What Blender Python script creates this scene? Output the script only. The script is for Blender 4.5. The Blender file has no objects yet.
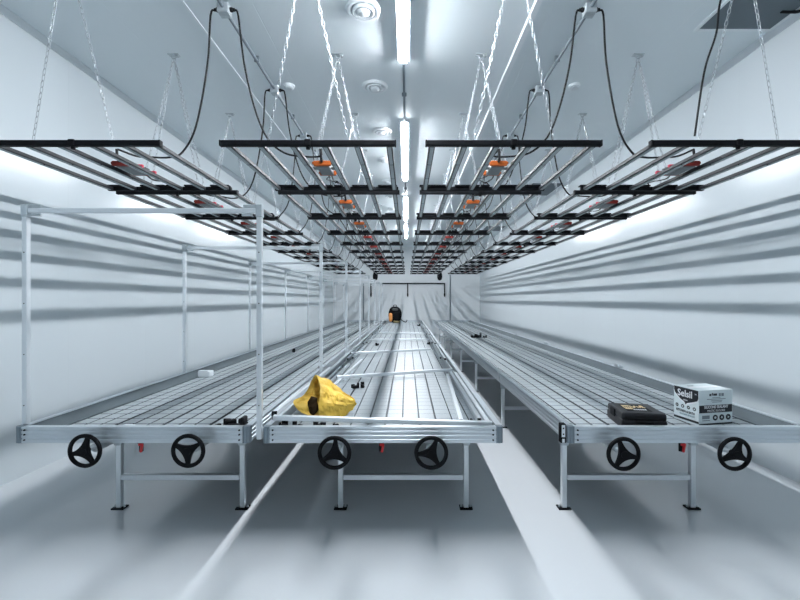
import bpy, bmesh, math, random
from mathutils import Vector, Matrix, noise
random.seed(7)
C = bpy.context.scene.collection
PI = math.pi
F = 416.0; CAM_Z = 1.42
def px(x, y, Y):                       # photo pixel at a given depth -> place in the room
    return Vector(((x-407)*Y/F, Y, CAM_Z-(y-300)*Y/F))

# ------------------------------------------------------------------ materials
def mat(name, col, rough=.5, metal=0.0, spec=.5, emit=None, estr=0, bump=None, var=None):
    m = bpy.data.materials.new(name); m.use_nodes = True
    nt = m.node_tree; b = nt.nodes['Principled BSDF']
    b.inputs['Base Color'].default_value = (*col, 1)
    b.inputs['Roughness'].default_value = rough
    b.inputs['Metallic'].default_value = metal
    b.inputs['Specular IOR Level'].default_value = spec
    if emit:
        b.inputs['Emission Color'].default_value = (*emit, 1)
        b.inputs['Emission Strength'].default_value = estr
    tc = None
    if bump or var:
        tc = nt.nodes.new('ShaderNodeTexCoord')
    if bump:
        sc, st = bump
        n = nt.nodes.new('ShaderNodeTexNoise'); n.inputs['Scale'].default_value = sc; n.inputs['Detail'].default_value = 3
        bp = nt.nodes.new('ShaderNodeBump'); bp.inputs['Strength'].default_value = st; bp.inputs['Distance'].default_value = .01
        nt.links.new(tc.outputs['Object'], n.inputs['Vector']); nt.links.new(n.outputs['Fac'], bp.inputs['Height'])
        nt.links.new(bp.outputs['Normal'], b.inputs['Normal'])
    if var:
        sc, amt = var
        n = nt.nodes.new('ShaderNodeTexNoise'); n.inputs['Scale'].default_value = sc; n.inputs['Detail'].default_value = 4
        r = nt.nodes.new('ShaderNodeValToRGB')
        r.color_ramp.elements[0].position = .3; r.color_ramp.elements[1].position = .7
        r.color_ramp.elements[0].color = (*[c*(1-amt) for c in col], 1); r.color_ramp.elements[1].color = (*[min(1, c*(1+amt)) for c in col], 1)
        nt.links.new(tc.outputs['Object'], n.inputs['Vector']); nt.links.new(n.outputs['Fac'], r.inputs['Fac'])
        nt.links.new(r.outputs['Color'], b.inputs['Base Color'])
    return m

def panel_mat(name, col, rough, pitch, axis, seam=.004, streak=None):
    """glossy white cladding: thin joints every `pitch` metres along an axis, slight waviness"""
    m = mat(name, col, rough)
    nt = m.node_tree; b = nt.nodes['Principled BSDF']
    tc = nt.nodes.new('ShaderNodeTexCoord'); sx = nt.nodes.new('ShaderNodeSeparateXYZ')
    nt.links.new(tc.outputs['Object'], sx.inputs[0])
    pp = nt.nodes.new('ShaderNodeMath'); pp.operation = 'PINGPONG'; pp.inputs[1].default_value = pitch/2
    nt.links.new(sx.outputs[axis], pp.inputs[0])
    mr = nt.nodes.new('ShaderNodeMapRange'); mr.inputs['From Min'].default_value = seam*.4; mr.inputs['From Max'].default_value = seam
    nt.links.new(pp.outputs[0], mr.inputs['Value'])
    mp = nt.nodes.new('ShaderNodeMapping'); nt.links.new(tc.outputs['Object'], mp.inputs[0])
    if streak: mp.inputs['Scale'].default_value = streak
    n = nt.nodes.new('ShaderNodeTexNoise'); n.inputs['Scale'].default_value = 1.6; n.inputs['Detail'].default_value = 2
    nt.links.new(mp.outputs[0], n.inputs['Vector'])
    ad = nt.nodes.new('ShaderNodeMath'); ad.operation = 'MULTIPLY_ADD'; ad.inputs[1].default_value = .5
    nt.links.new(n.outputs['Fac'], ad.inputs[0]); nt.links.new(mr.outputs[0], ad.inputs[2])
    bp = nt.nodes.new('ShaderNodeBump'); bp.inputs['Strength'].default_value = .35; bp.inputs['Distance'].default_value = .004
    nt.links.new(ad.outputs[0], bp.inputs['Height']); nt.links.new(bp.outputs[0], b.inputs['Normal'])
    return m

M = {}
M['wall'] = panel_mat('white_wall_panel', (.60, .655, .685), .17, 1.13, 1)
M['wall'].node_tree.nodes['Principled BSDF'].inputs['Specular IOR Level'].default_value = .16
M['wall_end'] = panel_mat('white_end_wall_panel', (.82, .85, .865), .45, 9, 0)
M['ceiling'] = panel_mat('white_ceiling_panel', (.76, .83, .86), .42, 1.13, 0, streak=(4, .25, 1))
M['floor'] = mat('glossy_epoxy_floor', (.63, .66, .685), .14, 0, .5, bump=(1.5, .06), var=(.7, .03))
M['trim'] = mat('white_trim', (.82, .87, .9), .4)
M['alu'] = mat('aluminium', (.66, .71, .75), .34, .75, bump=(60, .03))
M['alu_bright'] = mat('aluminium_tube', (.78, .82, .85), .34, .55)
M['alu_dark'] = mat('aluminium_corner', (.26, .31, .35), .4, .7)
M['galv'] = mat('galvanised_steel', (.52, .57, .6), .45, .6, var=(30, .12))
M['white_metal'] = mat('white_powder_coat', (.72, .77, .8), .4)
M['tray'] = mat('grey_tray_plastic', (.25, .285, .305), .40, 0, .4, var=(2, .06), bump=(5, .05))
M['liner'] = mat('dark_grey_liner', (.10, .125, .14), .45, .2, var=(3, .15))
M['tray_pale'] = mat('pale_tray_plastic', (.34, .38, .40), .40, 0, .4, var=(2, .06), bump=(5, .05))
M['groove'] = mat('tray_groove', (.05, .06, .07), .6)
M['black'] = mat('black_plastic', (.005, .0055, .007), .6, 0, .12)
M['black_metal'] = mat('black_painted_metal', (.006, .007, .009), .6, 0, .10, bump=(80, .05))
M['rubber'] = mat('black_rubber_cable', (.008, .009, .011), .55, 0, .25)
M['bar'] = mat('lamp_bar_aluminium', (.02, .022, .026), .5, 0, .3)
M['led'] = mat('unlit_led_strip', (.34, .39, .41), .5, 0, .3)
M['orange'] = mat('orange_driver_cap', (.42, .095, .016), .5, 0, .2)
M['red'] = mat('red_driver_cap', (.22, .026, .02), .5, 0, .2)
M['driver'] = mat('driver_grey', (.15, .17, .18), .5, .2)
M['pink'] = mat('red_tape', (.70, .06, .10), .5)
M['valve_red'] = mat('red_valve_handle', (.62, .02, .025), .4)
M['conduit'] = mat('grey_conduit', (.22, .26, .29), .45, .5)
M['box'] = mat('grey_outlet_box', (.50, .55, .58), .45, .3)
M['chain'] = mat('zinc_chain', (.45, .48, .51), .35, .7)
M['tube'] = mat('lit_tube', (.9, .95, 1), .5, emit=(.93, .96, 1.0), estr=250)
M['hatch'] = mat('dark_grey_hatch', (.12, .155, .18), .6, bump=(40, .1))
M['yellow'] = mat('yellow_sack_paper', (.78, .50, .07), .55, bump=(34, .6), var=(7, .22))
M['mouth_shade'] = mat('dark_brown_mouth_shade', (.03, .018, .008), .8, 0, .1)  # shade of the sack's opening, put into a lump's colour
M['carton'] = mat('white_carton', (.70, .78, .80), .5)
M['ink'] = mat('black_ink', (.012, .014, .02), .5)
M['teal'] = mat('teal_ink', (.05, .16, .22), .5)
M['white_ink'] = mat('white_ink', (.85, .88, .9), .5)
M['grey_ink'] = mat('grey_ink', (.20, .24, .27), .5)
M['gold'] = mat('gold_label', (.85, .66, .36), .5)
M['case'] = mat('black_case_plastic', (.009, .0095, .012), .45, 0, .3, bump=(90, .12))
M['tan'] = mat('orange_tan_fabric', (.62, .25, .07), .7)
M['pack'] = mat('black_fabric', (.006, .0065, .008), .85, 0, .1, bump=(50, .3))
M['dark_pack'] = mat('grey_fabric', (.06, .065, .07), .75)
M['yellow_bottom'] = mat('yellowish_fabric', (.30, .25, .12), .8)
M['white_plastic'] = mat('white_plastic', (.75, .8, .83), .5)

# ------------------------------------------------------------------ mesh helper
class MB:
    def __init__(s): s.v = []; s.f = []; s.m = []; s.sm = []
    def add(s, vs, fs, mi=0, smooth=False):
        o = len(s.v); s.v += [tuple(v) for v in vs]
        for f in fs: s.f.append([i+o for i in f]); s.m.append(mi); s.sm.append(smooth)
    def box(s, c, d, mi=0, R=None, ch=0):
        """box centred c, size d, optional 3x3 rotation R and chamfer ch"""
        hx, hy, hz = d[0]/2, d[1]/2, d[2]/2
        c = Vector(c)
        bm = bmesh.new()
        bmesh.ops.create_cube(bm, size=1)
        for v in bm.verts: v.co = Vector((v.co.x*d[0], v.co.y*d[1], v.co.z*d[2]))
        if ch > 0: bmesh.ops.bevel(bm, geom=list(bm.edges), offset=ch, segments=2 if ch > .004 else 1, affect='EDGES', profile=.5)
        vs = []
        for i, v in enumerate(bm.verts):
            v.index = i; p = v.co.copy()
            if R is not None: p = R @ p
            vs.append(p+c)
        s.add(vs, [[v.index for v in f.verts] for f in bm.faces], mi)
        bm.free()
    def bar(s, a, b, w, h, mi=0, ch=0, up=(0, 0, 1)):
        a = Vector(a); b = Vector(b); y = (b-a); L = y.length; y.normalize()
        u = Vector(up)
        if abs(y.dot(u)) > .98: u = Vector((0, 1, 0))
        x = y.cross(u).normalized(); z = x.cross(y)
        R = Matrix((x, y, z)).transposed()
        s.box((a+b)/2, (w, L, h), mi, R, ch)
    def tube(s, pts, r, n=8, mi=0, cap=True, closed=False):
        pts = [Vector(p) for p in pts]; rings = []; N = len(pts)
        prev = None
        for i, p in enumerate(pts):
            if closed: t = (pts[(i+1) % N]-pts[i-1])
            elif i == 0: t = pts[1]-pts[0]
            elif i == N-1: t = pts[-1]-pts[-2]
            else: t = pts[i+1]-pts[i-1]
            t.normalize()
            if prev is None:
                a = Vector((0, 0, 1)) if abs(t.z) < .9 else Vector((1, 0, 0))
                x = t.cross(a).normalized()
            else:
                x = (prev-t*prev.dot(t)).normalized()
            prev = x; y = t.cross(x)
            rr = r[i] if isinstance(r, (list, tuple)) else r
            rings.append([p+(x*math.cos(2*PI*k/n)+y*math.sin(2*PI*k/n))*rr for k in range(n)])
        vs = [v for q in rings for v in q]; fs = []
        for i in range(N if closed else N-1):
            j = (i+1) % N
            for k in range(n): fs.append([i*n+k, i*n+(k+1) % n, j*n+(k+1) % n, j*n+k])
        s.add(vs, fs, mi, True)
        if cap and not closed:
            s.add(rings[0], [list(range(n))[::-1]], mi); s.add(rings[-1], [list(range(n))], mi)
    def cyl(s, a, b, r, n=16, mi=0): s.tube([a, b], r, n, mi)
    def lathe(s, prof, c, n=24, mi=0, axis='z'):
        vs = []; c = Vector(c)
        for r, h in prof:
            for k in range(n):
                a = 2*PI*k/n
                p = Vector((r*math.cos(a), r*math.sin(a), h))
                if axis == 'y': p = Vector((p.x, -p.z, p.y))
                vs.append(c+p)
        fs = []
        for i in range(len(prof)-1):
            for k in range(n): fs.append([i*n+k, i*n+(k+1) % n, (i+1)*n+(k+1) % n, (i+1)*n+k])
        fs.append(list(range(n))[::-1]); fs.append([(len(prof)-1)*n+k for k in range(n)])
        s.add(vs, fs, mi, False)
    def extrude(s, poly, fn, t0, t1, mi=0):
        """poly = list of 2D points, fn(u,v,t) -> 3D"""
        n = len(poly); vs = [fn(u, v, t0) for u, v in poly]+[fn(u, v, t1) for u, v in poly]
        fs = [[k, (k+1) % n, n+(k+1) % n, n+k] for k in range(n)]
        fs += [list(range(n))[::-1], list(range(n, 2*n))]
        s.add(vs, fs, mi)
    def mesh(s, name, mats, origin=(0, 0, 0)):
        me = bpy.data.meshes.new(name); o = Vector(origin)
        me.from_pydata([Vector(v)-o for v in s.v], [], s.f)
        for m in mats: me.materials.append(m)
        for p, mi, sm in zip(me.polygons, s.m, s.sm): p.material_index = mi; p.use_smooth = sm
        bm = bmesh.new(); bm.from_mesh(me); bmesh.ops.recalc_face_normals(bm, faces=bm.faces); bm.to_mesh(me); bm.free()
        return me
    def build(s, name, mats, parent=None, loc=None):
        """vertices are given in the parent's frame; loc is the object's origin in that frame"""
        if not isinstance(mats, (list, tuple)): mats = [mats]
        loc = loc if loc is not None else (0, 0, 0)
        o = bpy.data.objects.new(name, s.mesh(name, mats, loc)); C.objects.link(o); o.location = loc
        if parent is not None: o.parent = parent
        return o

def props(o, label, cat, group=None):
    o['label'] = label; o['category'] = cat
    if group: o['group'] = group
    return o
def empty(name, loc, label, cat, group=None):
    o = bpy.data.objects.new(name, None); C.objects.link(o); o.location = loc; o.empty_display_size = .1
    return props(o, label, cat, group)
def struct(o): o['kind'] = 'structure'; return o
def use(me, name, parent=None, loc=(0, 0, 0), rot=None):
    o = bpy.data.objects.new(name, me); C.objects.link(o); o.location = loc
    if rot is not None: o.rotation_euler = rot
    if parent is not None: o.parent = parent
    return o
def copy_tree(o, parent=None):
    c = o.copy(); C.objects.link(c)
    if parent is not None: c.parent = parent
    for ch in list(o.children): copy_tree(ch, c)
    return c
def spline(pts, k=6):
    pts = [Vector(p) for p in pts]; out = []
    P = [pts[0]*2-pts[1]]+pts+[pts[-1]*2-pts[-2]]
    for i in range(1, len(P)-2):
        for j in range(k):
            t = j/k; a, b, c, d = P[i-1], P[i], P[i+1], P[i+2]
            out.append(.5*((2*b)+(c-a)*t+(2*a-5*b+4*c-d)*t*t+(3*b-a-3*c+d)*t**3))
    out.append(pts[-1]); return out
ORD = ['first', 'second', 'third', 'fourth', 'fifth', 'sixth', 'seventh', 'eighth', 'ninth', 'tenth', 'eleventh', 'twelfth']
def nth(k, n): return 'nearest' if k == 0 else ('farthest' if k == n-1 else ORD[k]+' from the front')

# ------------------------------------------------------------------ room
XL, XR, Y0, Y1, ZC = -3.10, 3.045, -3.0, 17.4, 3.65
def slab(name, c, d, m):
    b = MB(); b.box(c, d); o = b.build(name, m, loc=c); return struct(o)
slab('floor', ((XL+XR)/2, (Y0+Y1)/2, -.05), (XR-XL+.4, Y1-Y0+.4, .1), M['floor'])
slab('ceiling', ((XL+XR)/2, (Y0+Y1)/2, ZC+.05), (XR-XL+.4, Y1-Y0+.4, .1), M['ceiling'])
slab('wall_left', (XL-.05, (Y0+Y1)/2, ZC/2), (.1, Y1-Y0, ZC), M['wall'])
slab('wall_right', (XR+.05, (Y0+Y1)/2, ZC/2), (.1, Y1-Y0, ZC), M['wall'])
slab('wall_back', ((XL+XR)/2, Y1+.05, ZC/2), (XR-XL, .1, ZC), M['wall_end'])
slab('wall_front', ((XL+XR)/2, Y0-.05, ZC/2), (XR-XL, .1, ZC), M['wall_end'])
for n, x, s in (('trim_1', XL, 1), ('trim_2', XR, -1)):          # angle moulding where the ceiling meets the walls
    b = MB(); b.extrude([(0, 0), (.045, 0), (.045, -.008), (.008, -.045), (0, -.045)], lambda u, v, t, x=x, s=s: Vector((x+s*u, t, ZC+v)), Y0, Y1)
    struct(b.build(n, M['trim']))
for n, x, w in (('trim_3', -1.675, .022), ('trim_4', .98, .056)):    # joint strips along the ceiling
    b = MB(); h = .006 if w < .03 else .022
    b.extrude([(-w/2, 0), (w/2, 0), (w/2*.8, -h), (-w/2*.8, -h)], lambda u, v, t, x=x: Vector((x+u, t, ZC+v)), Y0, Y1)
    struct(b.build(n, M['trim']))

# ------------------------------------------------------------------ lit ceiling tubes
TL = 2.42
b = MB(); b.extrude([(-.054, 0), (.054, 0), (.054, -.054), (.050, -.056), (.044, -.03), (-.044, -.03), (-.050, -.056), (-.054, -.054)], lambda u, v, t: Vector((u, t, v)), -TL/2, TL/2)
me_body = b.mesh('housing', [M['white_metal']])
b = MB()
arc = [(.026*math.cos(a), -.050-.026*math.sin(a)) for a in [PI*i/6 for i in range(7)]]
b.extrude(arc, lambda u, v, t: Vector((u, t, v)), -TL/2+.03, TL/2-.03)
me_diff = b.mesh('diffuser', [M['tube']])
b = MB(); b.box((0, 0, -.064), (.062, .03, .03), ch=.006)
me_cap = b.mesh('end_cap', [M['white_metal']])
tl = ['whose near end is out of frame above the camera', 'nearest', 'second from the front', 'third from the front', 'farthest, near the end wall']
LX = -.03
for k in range(1, 5):
    y = 2.60+3.75*(k-1) if k < 4 else 13.40
    t = empty('ceiling_tube_light', (LX, y, ZC), 'lit white tube light on the ceiling, '+tl[k], 'ceiling light', 'tube lights along the ceiling')
    use(me_body, 'housing', t); use(me_diff, 'diffuser', t)
    for s in (-1, 1): use(me_cap, 'end_cap', t, (0, s*(TL/2-.015), 0))
for k in range(1, 4):
    a = 2.60+3.75*(k-1)+TL/2; e = a+3.75-TL-(.45 if k == 3 else 0)
    b = MB(); b.cyl((LX, a, ZC-.022), (LX, e, ZC-.022), .012, 10); b.box((LX, (a+e)/2, ZC-.02), (.05, .03, .034), ch=.004)
    gl = ['behind the camera', 'nearest the camera', 'between the second and third tube lights', 'before the farthest tube light'][k]
    props(b.build('conduit', M['conduit']), 'grey conduit joining ceiling tube lights, '+gl, 'conduit', 'conduits between tube lights')

# ------------------------------------------------------------------ lamp rows
ROWS = [(-2.118, 'the row by the left wall'), (-.628, 'the row left of the tubes'),
        (.676, 'the row right of the tubes'), (2.100, 'the row by the right wall')]
NL, PITCH, LY0, LEN, W, LZ = 11, 1.2, 2.64, 1.08, 1.10, 2.413
b = MB(); b.box((0, 0, 0), (W, .034, .036), ch=.004)
for s in (-1, 1): b.box((s*(W/2+.004), 0, 0), (.01, .036, .038), ch=.002)
me_cross = b.mesh('crossbar', [M['black_metal']])
b = MB(); b.box((0, 0, 0), (W, .034, .034), ch=.004)
for x0, x1 in ((-.565, -.33), (-.25, -.03), (-.02, .06), (.14, .30), (.37, .54)): b.box(((x0+x1)/2, -.012, .0225), (x1-x0, .05, .013), ch=.003)
me_cross_r = b.mesh('crossbar', [M['black_metal'], M['white_plastic']])
BL = LEN-.034
b = MB()
b.extrude([(-.020, .012), (-.010, .016), (.010, .016), (.020, .012), (.020, -.010), (.017, -.014), (-.017, -.014), (-.020, -.010)], lambda u, v, t: Vector((u, t, v)), -BL/2, BL/2)
me_bar = b.mesh('light_bar', [M['bar']])
b = MB()
for i in range(3):
    a = -BL/2+.01+i*(BL-.02)/3; e = a+(BL-.02)/3-.007
    b.box((0, (a+e)/2, -.0155), (.023, e-a, .004), 0)
    b.box((0, e+.0035, -.0155), (.030, .007, .005), 1)
me_led = b.mesh('led_strip', [M['led'], M['black']])
def driver_mesh(): 
    b = MB(); b.box((0, 0, .018), (.096, .21, .045), ch=.004)
    for i in range(6): b.box((-.04+i*.016, 0, .045), (.004, .20, .014))
    b.box((0, 0, .019), (.25, .05, .006))          # strap plate that sits on the two middle bars
    return b.mesh('driver', [M['driver']])
me_drv = driver_mesh()
def cap_mesh(m):
    b = MB(); b.box((0, 0, .018), (.130, .028, .036), ch=.006); b.box((0, 0, .022), (.150, .016, .018), ch=.004)
    return b.mesh('driver_end_cap', [m])
me_cap_o, me_cap_r = cap_mesh(M['orange']), cap_mesh(M['red'])
b = MB(); b.cyl((0, -.125, .03), (0, -.15, .035), .011, 8); b.tube(spline([(0, -.145, .035), (.0, -.158, .05), (-.005, -.158, .11)]), .009, 8)
me_gl = b.mesh('cable_gland', [M['rubber']])
b = MB()
b.tube(spline([(.02, .13, .02), (.022, .2, .0), (.01, .30, .01), (.03, .38, .03), (.005, .43, .03), (.02, .47, .045), (.05, .50, .032)]), .005, 6)
b.tube(spline([(-.01, .13, .02), (-.02, .25, .03), (-.06, .36, .04), (-.03, .44, .05), (.02, .49, .04)]), .004, 6)
me_out = b.mesh('output_cable', [M['rubber']])
b = MB(); b.box((.0, -.002, .0), (.040, .044, .044), ch=.006); b.cyl((0, 0, -.018), (0, 0, -.036), .013, 10);
me_clamp = b.mesh('hook_clamp', [M['black']])
b = MB()
for (x, y) in ((-.105, -.06), (-.105, .10)): b.box((x, y, .018), (.046, .022, .022), ch=.004)
me_tie = b.mesh('cable_tie', [M['pink']])
def make_lamp():
    t = empty('grow_light', (0, 0, LZ), '', 'grow light', 'six-bar grow lights hanging in four rows')
    use(me_cross, 'crossbar', t, (0, 0, 0)); use(me_cross_r, 'crossbar', t, (0, LEN, 0))
    for i in range(6):
        x = -W/2+.035+i*(W-.07)/5
        lb = use(me_bar, 'light_bar', t, (x, LEN/2, 0)); use(me_led, 'led_strip', lb)
    d = use(me_drv, 'driver', t, (0, .56, 0))
    for s in (-1, 1): use(me_cap_o, 'driver_end_cap', d, (0, s*.118, 0))
    use(me_gl, 'cable_gland', d); use(me_out, 'output_cable', t, (0, .56, 0)); use(me_clamp, 'hook_clamp', t, (0, 0, 0))
    return t
proto = make_lamp()
lamps = {}
for r, (x, rl) in enumerate(ROWS):
    for k in range(NL):
        o = proto if (r, k) == (0, 0) else copy_tree(proto)
        o.location = (x, LY0+k*PITCH, LZ)
        o['label'] = 'six-bar grow light, %s in %s' % (nth(k, NL), rl)
        for ch in o.children:
            if ch.name.startswith('driver'):
                for cc in ch.children:
                    if cc.name.startswith('driver_end_cap'): cc.data = me_cap_r if r in (0, 3) or k > 2 else me_cap_o
        lamps[(r, k)] = o
for r in (0, 3):
    for k in range(3):
        tie = use(me_tie, 'cable_tie', lamps[(r, k)], (0, .56, 0)); tie['label'] = 'red tape ties beside the driver'
        if r == 0: tie.scale.x = -1

# hanging chains: a hook plate in the ceiling and V-shaped pairs of chains
CH0 = Vector((0, 0, ZC-.035)); DX, DY = .25, .06
CL = math.sqrt(DX**2+DY**2+(ZC-.035-(LZ+.018))**2)
b = MB(); NLK = 32; lp = CL/NLK
for i in range(NLK):
    z = -(i+.5)*lp; hl = lp*.66; hw = .0085; pts = []
    for k in range(10):
        a = 2*PI*k/10; u = hw*math.cos(a); v = hl*math.sin(a)
        pts.append((u, 0, z+v) if i % 2 == 0 else (0, u, z+v))
    b.tube(pts, .0022, 4, closed=True)
me_chain = b.mesh('chain', [M['chain']])
b = MB(); b.box((0, 0, -.004), (.10, .05, .008), ch=.002); b.tube([(-.02*1, 0, -.008), (-.018, 0, -.03), (0, 0, -.038), (.018, 0, -.03), (.02, 0, -.008)], .005, 6)
b.box((.03, 0, -.014), (.03, .03, .014), ch=.002)
me_hook = b.mesh('hook_plate', [M['galv']])
for r, (x, rl) in enumerate(ROWS):
    for k in range(NL+1):
        y = LY0-.06+k*PITCH
        lab = 'silver chains in a V, holding the %s of %s' % ('front end' if k == 0 else 'far end' if k == NL else ORD[k-1]+' joint', rl)
        t = empty('chain_hanger', (x, y, ZC), lab, 'hanging chain', 'chain hangers holding the lamp rows')
        use(me_hook, 'hook_plate', t)
        for sy in (([1] if k == 0 else []) + ([-1] if k == NL else []) or [-1, 1]):
            for sx in (-1, 1):
                d = Vector((sx*DX, sy*DY, LZ+.018-(ZC-.035)))
                q = Vector((0, 0, -1)).rotation_difference(d.normalized())
                use(me_chain, 'chain', t, (sx*.004, 0, -.035), q.to_euler())

# conduit runs with outlet boxes, cords down to every lamp
b = MB(); b.box((0, 0, -.035), (.085, .085, .07), ch=.006); me_obox = b.mesh('box_body', [M['box']])
b = MB(); b.box((0, 0, -.072), (.078, .078, .006), ch=.002); me_ocov = b.mesh('box_cover', [M['galv']])
b = MB(); b.lathe([(.017, 0), (.017, .018), (.012, .022), (.012, .035)], (0, 0, 0), 10); me_ogl = b.mesh('cable_gland', [M['rubber']])
for s, nm in ((-1, 'left'), (1, 'right')):
    b = MB(); b.cyl((s*1.372, -1.5, ZC-.045), (s*1.372, 15.8, ZC-.045), .0135, 10)
    for i in range(28): b.box((s*1.372, -1.3+i*.6+.3, ZC-.028), (.045, .02, .055), ch=.004)
    props(b.build('ceiling_conduit', M['conduit']), 'long grey conduit with outlet boxes along the %s half of the ceiling' % nm, 'conduit', 'long ceiling conduits')
    for k in range(NL):
        y = 3.13+k*PITCH
        t = empty('outlet_box', (s*1.372, y, ZC-.012), 'grey outlet box with two black cords on the %s ceiling conduit, %s' % (nm, nth(k, NL)), 'outlet box', 'outlet boxes on the ceiling conduits')
        use(me_obox, 'box_body', t); use(me_ocov, 'box_cover', t)
        for q in (-1, 1): use(me_ogl, 'cable_gland', t, (q*.042, 0, -.035), (0, q*PI/2, 0))
        for kind in ('outer', 'inner'):
            j = (lambda a: a*random.uniform(-1, 1)) if k > 0 else (lambda a: 0)
            if kind == 'outer':
                row = 0 if s < 0 else 3
                P = [(1.445, 0, 3.603), (1.478, 0, 3.56), (1.50, 0, 3.20), (1.59+j(.02), .01, 2.74), (1.70+j(.03), .02, 2.54), (1.80+j(.03), .02, 2.50+j(.02)), (1.95, .03, 2.505), (2.06, .035, 2.515)]
            else:
                row = 1 if s < 0 else 2
                P = [(1.299, 0, 3.603), (1.270, 0, 3.56), (1.225, 0, 3.20), (1.15+j(.02), .01, 2.87), (1.06+j(.03), .02, 2.65), (.93+j(.03), .02, 2.535), (.78, .03, 2.51+j(.015)), (.66, .035, 2.515)]
            cx = abs(ROWS[row][0])
            P = [(s*a, y+bb, c) for a, bb, c in P]
            P.append((s*cx, LY0+k*PITCH+.405, 2.523))
            b = MB(); b.tube(spline(P, 5), .0075, 7)
            o = b.build('power_cord', M['rubber'], loc=P[0])
            props(o, 'black cord looping down to the %s lamp of %s' % ('nearest' if k == 0 else 'farthest' if k == NL-1 else ORD[k], ROWS[row][1]), 'power cord', 'power cords of the lamps')
# extra cord hanging with the front chain on the right, and one along the wall
b = MB(); b.tube(spline([(2.04, 2.56, 3.62), (1.945, 2.58, 3.28), (1.925, 2.59, 3.08), (1.865, 2.61, 2.85), (1.825, 2.64, 2.46)], 6), .006, 6)
props(b.build('black_cable', M['rubber']), 'thin black cord running down a chain to the near right lamp', 'cord')
b = MB(); b.tube(spline([(2.88, 3.20, ZC-.012), (2.96, 3.20, ZC-.014), (3.0, 3.16, ZC-.03), (3.03, 3.0, ZC-.06), (3.03, 2.4, ZC-.07)], 6), .012, 8)
props(b.build('ceiling_cable', M['rubber']), 'short black cable in the ceiling corner beside the dark hatch', 'cable')

# ceiling fittings
for k, (y0, y1) in enumerate(((2.3, 3.41), (7.9, 8.85), (12.5, 13.4))):
    t = empty('ceiling_hatch', (2.685, (y0+y1)/2, ZC), 'dark grey square ceiling hatch near the right wall, '+['nearest', 'middle', 'farthest'][k], 'hatch', 'dark ceiling hatches')
    b = MB(); b.box((0, 0, -.004), (.58, y1-y0, .008)); b.build('hatch_panel', M['hatch'], t)
    b = MB()
    for sx in (-1, 1): b.box((sx*.305, 0, -.006), (.03, y1-y0+.06, .012), ch=.003)
    for sy in (-1, 1): b.box((0, sy*((y1-y0)/2+.015), -.006), (.58, .03, .012), ch=.003)
    b.build('hatch_frame', M['trim'], t)
for k in range(8):
    y = 3.19+1.15*k
    t = empty('round_air_vent', (-.335, y, ZC), 'round white ceiling air vent left of the tube lights, %s' % nth(k, 8), 'air vent', 'round ceiling vents')
    b = MB(); b.lathe([(.135, 0), (.13, -.012), (.118, -.022), (.10, -.02), (.092, -.008), (.092, 0)], (0, 0, 0), 32); b.build('vent_rim', M['trim'], t)
    b = MB(); b.lathe([(.088, -.003), (.088, -.022), (.078, -.03), (.06, -.026), (.055, -.012)], (0, 0, 0), 32); b.build('vent_ring', M['white_metal'], t)
    b = MB(); b.lathe([(.052, -.003), (.05, -.03), (.035, -.042), (.01, -.046)], (0, 0, 0), 24); b.build('vent_disc', M['trim'], t)
for x, y, l in ((-1.225, 4.32, 'left'), (1.74, 4.32, 'right')):
    t = empty('smoke_detector', (x, y, ZC), 'small round white detector on the ceiling beside the %s conduit' % l, 'smoke detector', 'ceiling detectors')
    b = MB(); b.lathe([(.06, 0), (.06, -.012), (.052, -.02)], (0, 0, 0), 24); b.build('detector_base', M['trim'], t)
    b = MB(); b.lathe([(.048, -.019), (.046, -.034), (.03, -.042)], (0, 0, 0), 20); b.build('detector_cap', M['white_metal'], t)
# pendants at the far end
for x, l in ((-1.2, 'left'), (1.24, 'right')):
    t = empty('hanging_sensor', (x, 15.75, ZC-.06), 'black oval sensor hanging on a cord beyond the far end of the %s lamp row' % l, 'sensor', 'hanging sensors at the far end')
    b = MB(); b.cyl((0, 0, .06), (0, 0, -1.13), .008, 8); b.build('cord', M['rubber'], t)
    b = MB(); b.lathe([(.02, -1.10), (.07, -1.14), (.095, -1.22), (.095, -1.32), (.07, -1.40), (.02, -1.43)], (0, 0, 0), 16); b.build('sensor_body', M['black'], t)

# water pipe on the end wall
t = empty('water_pipe', (0, Y1-.06, 2.11), 'black water pipe with drop pipes across the white end wall', 'pipe')
b = MB(); b.cyl((-1.03, 0, 0), (1.58, 0, 0), .025, 10); b.build('pipe', M['black'], t)
for x in (-1.5, 0.03, 1.565, ):
    b = MB(); b.cyl((x, 0, 0), (x, 0, -.42), .024, 10); b.lathe([(.032, -.42), (.032, -.5), (.015, -.56)], (x, 0, 0), 10); b.build('drop_pipe', M['black'], t)
b = MB(); b.cyl((-1.52, 0, .0), (-1.03, 0, 0), .018, 8); b.build('pipe', M['white_metal'], t)
for x, zz in ((-1.81, 0), (1.80, .36)):
    b = MB(); b.cyl((x, 0, zz), (x, 0, -2.09), .022, 10); b.build('riser', M['conduit'], t)

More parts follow.
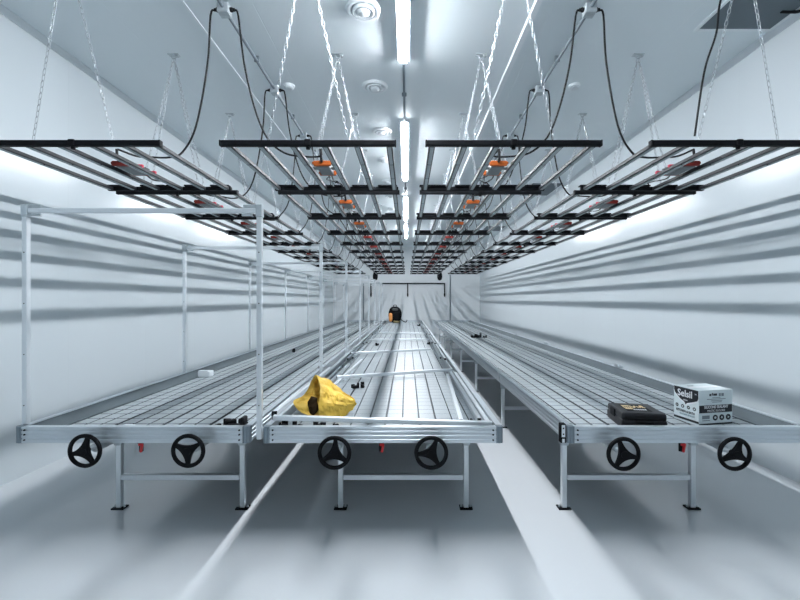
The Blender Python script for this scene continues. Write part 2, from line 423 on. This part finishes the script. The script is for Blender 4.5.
# ------------------------------------------------------------------ rolling benches
RH, RT = .092, .036
PROF = [(0, 0), (0, .018), (-.004, .021), (-.004, .027), (0, .030), (0, .043), (-.004, .046), (-.004, .052), (0, .055), (0, .068), (-.004, .071), (-.004, .077), (0, .080), (0, RH),
        (-RT, RH), (-RT, .080), (-.022, .074), (-.022, .014), (-RT, .008), (-RT, 0)]
YF, YE, ZB = 2.40, 15.2, .595
def handwheel(parent, loc, angs):
    b = MB(); R0, r0 = .084, .0115
    b.tube([(R0*math.cos(2*PI*k/36), 0, R0*math.sin(2*PI*k/36)) for k in range(36)], r0, 10, closed=True)
    angs = sorted(a*PI/180 for a in angs); poly = []
    for i in range(3):
        a0 = angs[i]; a1 = angs[(i+1) % 3]+(2*PI if i == 2 else 0)
        d = .13; am = (a0+a1)/2
        p0 = Vector((math.cos(a0+d), math.sin(a0+d)))*.079; p2 = Vector((math.cos(a1-d), math.sin(a1-d)))*.079; pc = Vector((math.cos(am), math.sin(am)))*.014
        for k in range(15):
            u = k/14; q = p0*(1-u)**2+pc*2*u*(1-u)+p2*u*u; poly.append((math.atan2(q.y, q.x), q.length))
    P2 = [(r*math.cos(a), r*math.sin(a)) for a, r in poly]
    n = len(P2); vs = [(0, -.006-.012, 0)]+[(x, -.008-.006*(1-min(1, math.hypot(x, z)/.08)), z) for x, z in P2]+[(x, .006, z) for x, z in P2]+[(0, .008, 0)]
    fs = []
    for k in range(n):
        k2 = (k+1) % n
        fs += [[0, 1+k, 1+k2], [1+k, 1+n+k, 1+n+k2, 1+k2], [2*n+1, 1+n+k2, 1+n+k]]
    b.add(vs, fs, 0)
    w = b.build('handwheel', M['black'], parent); w.location = loc
    b = MB(); b.lathe([(.02, .02), (.022, -.004), (.018, -.022), (.008, -.026)], (0, 0, 0), 16, axis='y')
    b.v = [(x, -y if False else y, z) for x, y, z in b.v]; hc = b.build('hub_cap', M['black'], w)
    b = MB(); b.cyl((0, .01, 0), (0, .10, 0), .013, 12); b.build('axle', M['galv'], w)
    return w
def bench(x0, x1, label, legx, wheels, valve_x, valve_dark, joiners=(), wz=.56, GR=(.0060, .0105), cg=.0040, liner=0):
    xc = (x0+x1)/2; T = empty('rolling_bench', (xc, YF, 0), label, 'bench', 'three long rolling benches')
    L = YE-YF; hw = (x1-x0)/2; ck = .040
    for s in (-1, 1):
        b = MB(); b.extrude(PROF, lambda u, v, t, s=s: Vector((s*(hw+u), t, ZB+v)), ck, L-ck); b.build('side_rail', M['alu'], T)
    for e, y in ((-1, 0), (1, L)):
        b = MB(); b.extrude(PROF, lambda u, v, t, e=e, y=y: Vector((t, y+e*u, ZB+v)), -hw+ck, hw-ck)
        if e < 0:
            for sx in (-1, 1):
                for dz in (.017, .048, .074): b.cyl((sx*(hw-ck-.018), -.004, ZB+dz), (sx*(hw-ck-.018), .002, ZB+dz), .0048, 8, 1)
        b.build('end_rail', [M['alu'], M['black']], T)
        for sx in (-1, 1):
            b = MB(); q = [(0, 0), (.004, 0), (.006, .004), (.010, .004), (.012, 0), (.022, 0), (.024, .004), (.030, .004), (.032, .002), (ck-.004, .006), (ck, .012), (ck, ck), (0, ck)]
            b.extrude([(u, v) for u, v in q], lambda u, v, t, e=e, y=y, sx=sx: Vector((sx*(hw-ck+u), y-e*v, t)), ZB-.002, ZB+RH+.002)
            b.build('corner_bracket', M['alu_dark'], T)
    # tray: moulded cells between grooves
    tx0, tx1, ty0, ty1 = -hw+.038+(.085 if liner < 0 else 0), hw-.038-(.085 if liner > 0 else 0), .038, L-.038; zt, zg = .630, .612
    nx = 12; ny = 113; cw = (tx1-tx0)/nx; cl = (ty1-ty0)/ny; b = MB()
    b.box((0, (ty0+ty1)/2, .604), (tx1-tx0, ty1-ty0, .014), 1)
    for i in range(nx):
        gl, gr = GR[0] if i % 3 else GR[1], GR[0] if (i+1) % 3 else GR[1]
        a0, a1 = tx0+i*cw+gl, tx0+(i+1)*cw-gr
        vs = []; fs = []; fd = []
        ys = []                                   # one strip, with shallow cross grooves between the cells
        for j in range(ny):
            y = ty0+j*cl
            ys += [(y+cg, zt), (y+cl-cg, zt), (y+cl-cg+.001, zt-.014), (y+cl+cg-.001, zt-.014)]
        ys = ys[:-1]
        for y, z in ys: vs += [(a0, y, zg-.002), (a0, y, z-.002), (a0+.003, y, z), (a1-.003, y, z), (a1, y, z-.002), (a1, y, zg-.002)]
        for j in range(len(ys)-1):
            for k in range(5):
                f = [j*6+k, (j+1)*6+k, (j+1)*6+k+1, j*6+k+1]
                (fd if k in (0, 4) or j % 4 in (2, 3) else fs).append(f)
        b.add(vs, fs, 0); o_ = len(b.v)-len(vs)
        for f in fd: b.f.append([q+o_ for q in f]); b.m.append(1); b.sm.append(False)
    b.build('tray', [M['tray_pale'] if liner else M['tray'], M['groove']], T)
    if liner:                                  # dark sloping liner between the outer rail and the tray
        b = MB(); b.extrude([(hw-.037, ZB+RH-.006), (hw-.037, .606), (hw-.124, .606), (hw-.124, .632), (hw-.105, .634)], lambda u, v, t: Vector((liner*u, t, v)), .040, L-.040)
        b.build('rail_liner', M['liner'], T)['label'] = 'dark grey strip inside the outer rail'
    # leg frames
    lx0, lx1 = legx[0]-xc, legx[1]-xc
    for k in range(7):
        y = .44+1.80*k
        for x in (lx0, lx1):
            s = 1 if x > 0 else -1
            b = MB(); b.box((x, y, .233), (.034, .034, .45), ch=.003); lg = b.build('leg', M['alu_bright'], T, (x, y, 0))
            b = MB(); b.box((0, 0, .005), (.086, .062, .010), ch=.002); b.build('foot_plate', M['black'], lg)
            b = MB(); b.box((0, 0, .50), (.052, .052, .13), ch=.003)
            for z in (.475, .53): b.cyl((0, -.0265, z), (0, -.0255, z), .008, 10, 1)
            b.build('leg_bracket', [M['galv'], M['black']], lg)
            for dx in (-.031, .031):
                b = MB(); b.cyl((dx, .0, .008), (dx, 0, .022), .008, 8); b.build('foot_bolt', M['galv'], lg)
        b = MB(); b.box(((lx0+lx1)/2, y, .215), (lx1-lx0-.04, .036, .036), ch=.003); b.build('cross_brace', M['alu_bright'], T)
        b = MB(); b.box(((lx0+lx1)/2, y, .525), (lx1-lx0-.05, .036, .032), ch=.003); b.build('cross_beam', M['galv'], T)
    for (wx, ang) in wheels:
        b = MB(); b.cyl((wx-xc, .0, .567), (wx-xc, L-.3, .567), .0255, 14); b.build('roller_pipe', M['galv'], T)
        handwheel(T, (wx-xc, -.075, wz), ang)
    v = MB(); vx = valve_x-xc; v.box((vx, .05, ZB-.008), (.035, .03, .016), ch=.003); v.cyl((vx, .05, ZB-.01), (vx, .05, ZB-.065), .012, 10)
    vo = v.build('drain_valve', M['black'], T, (vx, .05, ZB-.03))
    b = MB(); b.box((.010, -.014, -.014), (.014, .014, .048), ch=.004, R=Matrix.Rotation(.2, 3, 'Y')); b.box((.006, -.014, .008), (.028, .012, .014), ch=.003)
    b.build('valve_handle', M['valve_red'], vo)['label'] = 'red valve handle'
    for y in joiners:
        b = MB(); b.box((-hw-.004, y-YF, ZB+.046), (.008, .06, .075), ch=.002); b.box((-hw-.004, y-YF, ZB+RH-.002), (.014, .06, .012)); b.build('rail_joiner', M['alu_bright'], T)
    if liner > 0:
        b = MB(); b.box((-hw-.020, .03, .645), (.032, .036, .112), 1, ch=.003); b.box((-hw-.020, .0125, .66), (.020, .004, .070), 0)
        for z in (.642, .676): b.cyl((-hw-.020, .010, z), (-hw-.020, .0125, z), .0048, 8, 1)
        b.box((-hw-.020, .0125, .604), (.014, .004, .022), 0)
        b.build('post_bracket', [M['alu_bright'], M['black']], T)['label'] = 'slotted post bracket at the corner'
    return T
bench(-2.265, -.910, 'long rolling bench by the left wall with a trellis frame standing on it', (-1.96, -1.12), [(-1.80, (78, 194, 305)), (-1.223, (155, 32, 270))], -1.565, 1, wz=.577, liner=-1)
bench(-.833, .555, 'middle rolling bench carrying the yellow sack and loose aluminium tubes', (-.452, .402), [(-.405, (85, 212, 325)), (.136, (68, 186, 302))], -.153, 0, wz=.566, GR=(.003, .0055), cg=.0010)
bench(.927, 2.335, 'long rolling bench by the right wall with a white carton at its front', (1.07, 1.945), [(1.21, (108, 345, 238)), (1.831, (65, 332, 205))], 1.612, 1, (4.2, 7.2, 10.2), liner=1)

# ------------------------------------------------------------------ trellis arches over the left bench
for k in range(8):
    y = 2.458+1.752*k
    if y > 15: break
    t = empty('trellis_arch', (-1.575, y, .6), 'tall white metal trellis arch on the left bench, %s' % nth(k, 8), 'trellis', 'trellis arches on the left bench')
    for x in (-2.250+1.575, -.870+1.575):
        zl = .089 if x < 0 else 0
        b = MB(); b.box((x, 0, (1.38+zl)/2), (.030, .030, 1.38-zl), ch=.003)
        for z in (.2, .5, .8, 1.1): b.cyl((x, -.0155, z), (x, -.0145, z), .004, 6, 1)
        b.build('post', [M['alu_bright'], M['black']], t)
        s = 1 if x < 0 else -1
        b = MB(); b.box((x, 0, 1.345), (.038, .038, .075), ch=.003); b.box((x+s*.05, 0, 1.372), (.09, .022, .022), ch=.003); b.box((x+s*.07, -.012, 1.320), (.06, .012, .014), 0)
        b.build('corner_clip', M['galv'], t)
    b = MB(); b.box((.015, 0, 1.347), (1.38-.04, .026, .028), ch=.003); b.build('crossbar', M['alu_bright'], t)

# ------------------------------------------------------------------ loose tubes on the middle bench
loose = [
 ('aluminium tube lying across the middle bench at its front edge', (-.795, 2.475, .7215), (.512, 2.50, .676)),
 ('aluminium tube lying across the middle bench just behind the yellow sack', (-.68, 4.03, .672), (.486, 4.47, .672)),
 ('aluminium tube lying across the middle bench, third crosswise from the front', (-.79, 5.85, .672), (.35, 6.30, .672)),
 ('aluminium tube lying across the middle bench, fourth crosswise from the front', (-.73, 7.85, .672), (.44, 7.9, .672)),
 ('aluminium tube lying across the middle bench, farthest of the crosswise tubes', (-.72, 9.5, .672), (.42, 9.35, .672))]
for l, a, e in loose:
    a = Vector(a); e = Vector(e); b = MB(); b.bar(a, e, .03, .03, ch=.003)
    for q, d in ((a, a-e), (e, e-a)):
        d = d.normalized(); b.bar(q-d*.001, q+d*.003, .022, .022, 1)
    props(b.build('aluminium_tube', [M['alu_bright'], M['black']], loc=(a+e)/2), l, 'tube', 'loose trellis tubes on the middle bench')
sides = [('right', [(.345, 2.66, .418, 4.3), (.466, 2.69, .463, 4.48), (.508, 2.62, .508, 4.40)], 'right side'),
         ('left', [(-.765, 3.05, -.765, 4.8), (-.725, 3.35, -.70, 5.0), (-.66, 3.75, -.58, 5.35)], 'left side')]
for nm, tub, sl in sides:
    wl = {'right': ['slanting inward', 'middle one', 'against the rail'], 'left': ['against the rail', 'middle one', 'slanting inward']}[nm]
    for i, (a0, y0, a1, y1) in enumerate(tub):
        b = MB(); a = Vector((a0, y0, .6455)); e = Vector((a1, y1, .6455)); b.bar(a, e, .03, .03, ch=.003)
        for q, d in ((a, a-e), (e, e-a)):
            d = d.normalized(); b.bar(q-d*.001, q+d*.003, .022, .022, 1)
        props(b.build('aluminium_tube', [M['alu_bright'], M['black']], loc=(a+e)/2), 'lengthwise aluminium tube near the front, %s of the middle bench, %s' % (sl, wl[i]), 'tube', 'loose trellis tubes on the middle bench')
    for j in range(4):
        for i in range(2):
            y0 = 5.45+j*1.95+i*.12; x = (.500-.05*i) if nm == 'right' else (-.775+.05*i)
            b = MB(); a = Vector((x, y0, .6455)); e = Vector((x+(.012 if i else 0), y0+1.75, .6455)); b.bar(a, e, .03, .03, ch=.003)
            for q, d in ((a, a-e), (e, e-a)):
                d = d.normalized(); b.bar(q-d*.001, q+d*.003, .022, .022, 1)
            props(b.build('aluminium_tube', [M['alu_bright'], M['black']], loc=(a+e)/2), 'lengthwise aluminium tube, %s of the middle bench, %s one of %s pair behind' % (sl, ['outer', 'inner'][i], ORD[j]), 'tube', 'loose trellis tubes on the middle bench')
# one long tube leaning over the left rail of the middle bench
b = MB(); a = Vector((-.835, 2.62, .704)); e = Vector((-.800, 4.35, .706)); b.bar(a, e, .03, .03, ch=.003); b.bar(a+(a-e).normalized()*.004, a, .034, .034, 1)
props(b.build('aluminium_tube', [M['alu_bright'], M['black']], loc=(a+e)/2), 'aluminium tube with a black end plug lying on the left rail of the middle bench', 'tube', 'loose trellis tubes on the middle bench')

# black clips scattered on the benches
def clip_mesh(sd):
    rd = random.Random(sd); b = MB()
    b.box((0, 0, .012), (.05, .022, .024), ch=.004); b.box((.022, .0, .022), (.012, .03, .044), ch=.003)
    b.box((-.018, .012, .018), (.03, .012, .03), ch=.003, R=Matrix.Rotation(rd.uniform(-.5, .5), 3, 'Z')); b.cyl((-.03, -.01, .012), (.03, .012, .02), .006, 6)
    return b.mesh('plastic_clip', [M['black']])
clips = [('on the left bench front right corner, tallest of the heap', -1.02, 2.475, 2.2), ('on the left bench front right corner, left of the heap', -1.10, 2.49, 1.6), ('on the left bench front right corner, nearest the post', -.965, 2.50, 1.7),
         ('on the left bench front left corner', -1.93, 2.49, .8), ('far along the left bench near its left rail', -1.72, 6.3, 1.3), ('on the left bench beside the second trellis post', -.955, 4.7, 1.3),
         ('behind the front tube of the middle bench, left end', -.76, 2.56, 1.2), ('behind the front tube of the middle bench, second from left', -.66, 2.53, 1.2), ('behind the front tube of the middle bench, third from left', -.54, 2.55, 1.2), ('in front of the yellow sack', -.44, 2.52, 1.0),
         ('behind the yellow sack, left one of two', -.46, 3.72, 1.1), ('behind the yellow sack, right one of two', -.40, 3.75, 1.1),
         ('front right corner of the middle bench', .425, 2.56, 1.3), ('middle bench under the third crosswise tube', -.52, 7.2, 1.1), ('middle bench right side halfway along', .38, 7.4, 1.0), ('middle bench right side far along', .36, 12.6, 1.5)]
for i, (l, x, y, s) in enumerate(clips):
    o = use(clip_mesh(i), 'plastic_clip', None, (x, y, .6302), (0, 0, i*1.3)); o.scale = (s,)*3
    props(o, 'small black plastic clip lying '+(l if l.startswith(('on', 'far', 'behind', 'in ')) else 'on the '+l), 'clip', 'black plastic clips on the benches')
# black bits on the right bench far along, brackets on its right rail
for i, (x, y, s, l) in enumerate(((1.385, 8.7, 1.5, 'left'), (1.50, 8.75, 2.2, 'middle'), (1.63, 8.7, 1.3, 'right'))):
    o = use(clip_mesh(50+i), 'plastic_clip', None, (x, y, .6302), (0, 0, .2*i)); o.scale = (s,)*3
    props(o, 'black plastic clip far along the right bench, %s one of three in a line' % l, 'clip', 'black plastic clips on the benches')
for i, y in enumerate((4.55, 6.9, 8.8, 10.7)):
    b = MB(); b.box((0, 0, .010), (.05, .09, .020), ch=.003); b.box((-.02, 0, .022), (.010, .07, .030), ch=.003); b.cyl((.0, -.03, .02), (0, .03, .02), .008, 8)
    o = b.build('rail_bracket', M['galv']); o.location = (2.313, y, ZB+RH+.0005)
    props(o, 'small grey bracket on the right rail of the right bench, %s of four' % ['nearest', 'second', 'third', 'farthest'][i], 'bracket', 'brackets on the right bench rail')
# white pieces on the left bench
b = MB(); b.box((0, 0, .035), (.16, .11, .07), ch=.012); b.box((-.01, -.03, .072), (.12, .05, .012), ch=.004)
o = b.build('plastic_block', M['white_plastic']); o.location = (-2.08, 4.30, .6305); o.scale = (.8, .8, .85); props(o, 'white plastic block by the left rail of the left bench', 'plastic block')
b = MB(); pr = [(.075, 0), (.078, .015), (.066, .035), (.042, .05), (.015, .055)]; b.lathe(pr, (0, 0, 0), 18)
b.v = [(x*(1+.15*noise.noise(Vector((x, y, z))*20)), y, z*(1+.3*noise.noise(Vector((x, y, z))*25))) for x, y, z in b.v]
o = b.build('crumpled_wrapper', M['white_plastic']); o.scale = (.6,)*3; o.location = (-1.70, 2.53, .6305); props(o, 'small crumpled white wrapper at the front of the left bench', 'wrapper')

# ------------------------------------------------------------------ yellow sack
def sack():
    N, S = 48, 30
    mouth = [px(*q) for q in ((316, 375, 2.90), (319.5, 384, 2.85), (320, 393, 2.80), (318.5, 404, 2.77), (318, 415, 2.765), (309, 415.5, 2.77), (300, 411, 2.79), (294, 405, 2.80), (294.5, 400, 2.84), (302, 396.5, 2.90), (308, 389, 2.93), (311.5, 380, 2.93))]
    P = [Vector(p) for p in mouth]; n = len(P); ring = []
    for k in range(N):
        u = k/N*n; i = int(u); t = u-i; a, b2, c, d = P[i-1], P[i % n], P[(i+1) % n], P[(i+2) % n]
        ring.append(.5*((2*b2)+(c-a)*t+(2*a-5*b2+4*c-d)*t*t+(3*b2-a-3*c+d)*t**3))
    tipa, tipb = px(357, 405, 2.88), px(355, 401, 2.86)
    vs = []; cen = sum(ring, Vector())/N
    for s in range(S):
        t = s/(S-1)
        for k in range(N):
            p = ring[k]; v = (p.z-.636)/.25
            q = p.lerp(tipa.lerp(tipb, v), t)
            d = (p-cen); w_ = max(-1, min(1, d.x*8)); d.x *= .2; d = d.normalized() if d.length > 1e-4 else d
            q = q+d*math.sin(PI*min(1, t*1.02))*(.016 if v < .5 else .004)
            q.y += math.sin(PI*min(1, t))*(.05 if d.y > 0 else -.012)
            if v < .3: q.z -= (.02+.06*t)*math.sin(PI*t)*(1-max(0, v)/.3)
            rn = lambda f, o_: 1-abs(noise.noise(Vector((q.x*f+o_, q.y*f, q.z*f))))*2
            nz = rn(8, 1)*.016+rn(17, 5)*.015+rn(36, 9)*.007-.018
            q = q+d*nz*(1-.4*t)*(.35+.65*min(1, t*6))
            q.z = max(q.z, .632+.003*abs(math.sin(k)))
            vs.append(q)
    fs = []
    for s in range(S-1):
        for k in range(N): fs.append([s*N+k, s*N+(k+1) % N, (s+1)*N+(k+1) % N, (s+1)*N+k])
    fs.append([(S-1)*N+k for k in range(N)])
    b = MB(); b.add(vs, fs, 0, False); o = b.build('yellow_sack', M['yellow'], loc=(-.6, 2.85, .632))
    md = o.modifiers.new('thickness', 'SOLIDIFY'); md.thickness = .0025; md.offset = -1
    props(o, 'crumpled yellow paper sack lying open on the middle bench', 'sack')
    b = MB(); c = px(313.2, 405.5, 2.805)-o.location; vs = []; fs = []  # dark lump added to stand in for the shaded hole in the mouth
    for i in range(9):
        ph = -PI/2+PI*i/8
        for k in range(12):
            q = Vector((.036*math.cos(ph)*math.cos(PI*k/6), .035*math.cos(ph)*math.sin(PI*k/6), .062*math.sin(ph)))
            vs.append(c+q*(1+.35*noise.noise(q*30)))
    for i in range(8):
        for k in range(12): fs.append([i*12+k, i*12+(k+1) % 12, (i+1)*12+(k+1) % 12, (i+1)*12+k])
    b.add(vs, fs); b.build('mouth_shade', M['mouth_shade'], o)['label'] = 'dark lump standing in for the shade inside the sack'
    return o
sack()

# ------------------------------------------------------------------ lettering helper
def text_mesh(body, size, m, parent, loc, rot, name='lettering', bold=0.0, sx=1.0, shear=0):
    cu = bpy.data.curves.new(name, 'FONT'); cu.body = body; cu.size = size; cu.align_x = 'CENTER'; cu.align_y = 'CENTER'; cu.offset = bold; cu.extrude = .0004; cu.resolution_u = 3; cu.shear = shear
    tmp = bpy.data.objects.new('tmp', cu); C.objects.link(tmp); bpy.context.view_layer.update()
    me = bpy.data.meshes.new_from_object(tmp.evaluated_get(bpy.context.evaluated_depsgraph_get()))
    bpy.data.objects.remove(tmp); bpy.data.curves.remove(cu)
    me.materials.clear(); me.materials.append(m); me.name = name
    o = use(me, name, parent, loc, rot); o.scale = (sx, 1, 1); return o

# carton: front face at local y=0 (faces -Y), left face at local x=0 (faces -X)
CW, CD, CHh = .252, .19, .222
t = empty('sealant_carton', (1.824, 2.600, .6305), 'white carton of sealant with a black shield logo on the right bench', 'carton'); t.rotation_euler = (0, 0, math.radians(11))
b = MB(); b.box((CW/2, CD/2, CHh/2), (CW, CD, CHh), ch=.0015); b.build('carton_body', M['carton'], t)
b = MB(); b.box((CW/2, CD/2, CHh+.0003), (CW, .045, .0006)); b.build('packing_tape', M['white_ink'], t)
e = .0006
def decal(name, pts, m, face):
    b = MB()
    if face == 'f': b.extrude(pts, lambda u, v, q: Vector((u, -q, v)), 0, e)
    else: b.extrude(pts, lambda u, v, q: Vector((-q, CD-u, v)), 0, e)      # u runs left to right as seen
    return b.build(name, m, t)
def rect(x0, x1, y0, y1): return [(x0, y0), (x1, y0), (x1, y1), (x0, y1)]
def disc(cx, cy, r, n=20): return [(cx+r*math.cos(2*PI*k/n), cy+r*math.sin(2*PI*k/n)) for k in range(n)]
sh = [(.003, .219), (.003, .195), (.012, .176), (.05, .145), (.085, .128), (.094, .112), (.103, .124), (.14, .137), (.178, .152), (.187, .168), (.187, .219)]
sh2 = [(.001, .215), (.0, .187), (.010, .168), (.048, .137), (.083, .120), (.094, .103), (.105, .116), (.142, .129), (.182, .145), (.1895, .166), (.1895, .2)]
decal('shield_outline', sh2, M['white_ink'], 'l')
b = MB(); b.extrude(sh, lambda u, v, q: Vector((-q, CD-u, v)), e, 2*e); b.build('shield_logo', M['ink'], t)
RL = (PI/2, 0, -PI/2)
text_mesh('Selsil', .062, M['white_ink'], t, (-2*e-.0006, CD-.088, .181), RL, bold=.0011, sx=.93)
text_mesh('TM', .010, M['white_ink'], t, (-2*e-.0006, CD-.168, .193), RL)
text_mesh('since', .016, M['white_ink'], t, (-2*e-.0006, CD-.092, .142), RL)
for i in range(4):
    cx = .022+.044*i+.004; cy = .098
    decal('icon_disc', disc(cx, cy, .0115), M['ink'], 'l')
    b = MB(); b.extrude(disc(cx, cy, .006, 5 if i % 2 else 3), lambda u, v, q: Vector((-q, CD-u, v)), e, 2*e); b.build('icon_mark', M['carton'], t)
text_mesh('KITCHEN & BATH', .020, M['ink'], t, (-.0008, CD-.090, .067), RL, bold=.0006, sx=.88)
text_mesh('SILICONE SEALANT', .014, M['teal'], t, (-.0008, CD-.105, .047), RL, sx=.95)
decal('base_band', rect(.001, .189, .012, .026), M['ink'], 'l')
RF = (PI/2, 0, 0)
decal('title_band', rect(.003, .249, .080, .128), M['ink'], 'f')
text_mesh('SILICONE SEALANT', .024, M['white_ink'], t, (.128, -.0013, .115), RF, bold=.0004, sx=.86)
text_mesh('MASTIC SILICONE', .019, M['white_ink'], t, (.128, -.0013, .092), RF, sx=.88)
decal('base_band', rect(.001, .251, .004, .014), M['ink'], 'f')
for i in range(3):
    cx = .122+.049*i; decal('icon_disc', disc(cx, .048, .0185, 24), M['ink'], 'f')
    b = MB(); b.extrude(disc(cx, .048, .008, [12, 4, 3][i]), lambda u, v, q: Vector((u, -q, v)), e, 2*e); b.build('icon_mark', M['carton'], t)
decal('barcode_panel', rect(.024, .080, .042, .064), M['grey_ink'], 'f')
decal('barcode_panel', rect(.026, .082, .030, .035), M['grey_ink'], 'f')
for i, (x0, x1, y0, y1) in enumerate(((.078, .092, .185, .199), (.096, .104, .188, .204), (.107, .135, .186, .200), (.149, .163, .182, .201), (.168, .186, .182, .201))):
    decal('print_mark', rect(x0, x1, y0, y1), M['ink'] if i < 3 else M['grey_ink'], 'f')
for i, (x0, x1, y) in enumerate(((.10, .16, .172), (.06, .20, .163), (.09, .175, .153), (.10, .17, .144))):
    decal('print_line', rect(x0, x1, y, y+.004), M['grey_ink'], 'f')
b = MB(); b.box((.075, .135, CHh+.0004), (.045, .014, .0008)); b.build('print_mark', M['grey_ink'], t)

# black tool case with a gold and black sticker
t = empty('tool_case', (1.462, 2.66, .6305), 'flat black plastic case with a gold sticker on the right bench', 'case'); t.rotation_euler = (0, 0, math.radians(-8)); t.scale = (.76, 1.12, 1.12)
def casepart(z0, z1, grow, name):
    b = MB(); b.box((0, 0, (z0+z1)/2), (.345+grow, .25+grow, z1-z0), ch=.012); return b.build(name, M['case'], t)
casepart(0, .052, 0, 'case_base'); casepart(.047, .088, -.008, 'case_lid')
b = MB(); b.box((-.168, .02, .060), (.022, .07, .044), ch=.006); b.build('latch', M['black'], t)
b = MB(); b.tube(spline([(-.06, -.126, .045), (-.055, -.137, .045), (0, -.138, .045), (.055, -.137, .045), (.06, -.126, .045)]), .006, 8); b.build('handle', M['black'], t)
b = MB(); b.box((-.005, .0, .0885), (.19, .135, .001)); b.build('sticker', M['black'], t)
b = MB(); b.box((-.062, .012, .0892), (.06, .085, .0008)); b.build('sticker_block', M['gold'], t)
b = MB()
for i in range(5): b.box((-.018+i*.022, .022+.006*(i % 2), .0892), (.013, .05-.01*(i % 3), .0008), 0, R=Matrix.Rotation(.35*(-1)**i, 3, 'Z'))
b.box((.066, .03, .0892), (.02, .05, .0008)); b.build('sticker_print', M['gold'], t)
b = MB()
for i in range(6): b.box((-.03+i*.017, -.038, .0892), (.011, .022, .0008))
b.build('sticker_print', M['white_ink'], t)
b = MB()
for i in range(3): b.box((-.078+i*.016, .016, .0897), (.009, .032, .0006))
b.build('sticker_print', M['ink'], t)

# backpack at the far end of the middle bench
t = empty('backpack', (-.415, 14.45, .6305), 'black backpack with a tan side pocket at the far end of the middle bench', 'backpack')
def blob(c, d, m, name, p=2.6, nz=.03):
    b = MB(); n, mm = 20, 14; vs = []; fs = []
    for i in range(mm+1):
        ph = -PI/2+PI*i/mm
        for k in range(n):
            th = 2*PI*k/n
            f = lambda c_: math.copysign(abs(c_)**(2/p), c_)
            q = Vector((f(math.cos(ph))*f(math.cos(th))*d[0]/2, f(math.cos(ph))*f(math.sin(th))*d[1]/2, f(math.sin(ph))*d[2]/2))
            q *= 1+nz*noise.noise(q*9+Vector(c)); vs.append(Vector(c)+q)
    for i in range(mm):
        for k in range(n): fs.append([i*n+k, i*n+(k+1) % n, (i+1)*n+(k+1) % n, (i+1)*n+k])
    b.add(vs, fs, 0, True); return b.build(name, m, t)
blob((0, 0, .285), (.46, .32, .57), M['pack'], 'body', 2.3)
blob((-.15, -.13, .19), (.13, .12, .30), M['tan'], 'side_pocket', 3)['label'] = 'orange-tan side pocket'
blob((.08, -.16, .22), (.28, .12, .30), M['pack'], 'front_pocket', 3)
blob((.06, -.10, .05), (.24, .2, .10), M['yellow_bottom'], 'base_panel', 3)
blob((0, -.13, .46), (.20, .06, .09), M['dark_pack'], 'top_patch', 2.5)
b = MB(); b.tube(spline([(-.06, 0, .55), (-.05, 0, .60), (0, 0, .615), (.05, 0, .60), (.06, 0, .55)]), .012, 8); b.build('grab_handle', M['black'], t)
b = MB(); b.tube(spline([(.2, -.05, .12), (.30, -.05, .05), (.38, -.05, .03), (.42, -.03, .10)]), .014, 8); b.build('strap', M['black'], t)

# ------------------------------------------------------------------ camera, world, view
cam = bpy.data.cameras.new('camera'); co = bpy.data.objects.new('camera', cam); C.objects.link(co)
co.location = (0, 0, CAM_Z); co.rotation_euler = (PI/2, 0, 0)
cam.sensor_width = 36; cam.lens = 36*F/800; cam.shift_x = -7/800; cam.clip_start = .05
bpy.context.scene.camera = co
w = bpy.data.worlds.new('world'); bpy.context.scene.world = w; w.use_nodes = True
w.node_tree.nodes['Background'].inputs[0].default_value = (.5, .6, .7, 1); w.node_tree.nodes['Background'].inputs[1].default_value = .02
sc = bpy.context.scene
sc.view_settings.view_transform = 'Standard'; sc.view_settings.look = 'None'; sc.view_settings.gamma = 1; sc.view_settings.use_curve_mapping = False
sc.view_settings.exposure = .24
sc.cycles.max_bounces = 10; sc.cycles.diffuse_bounces = 7
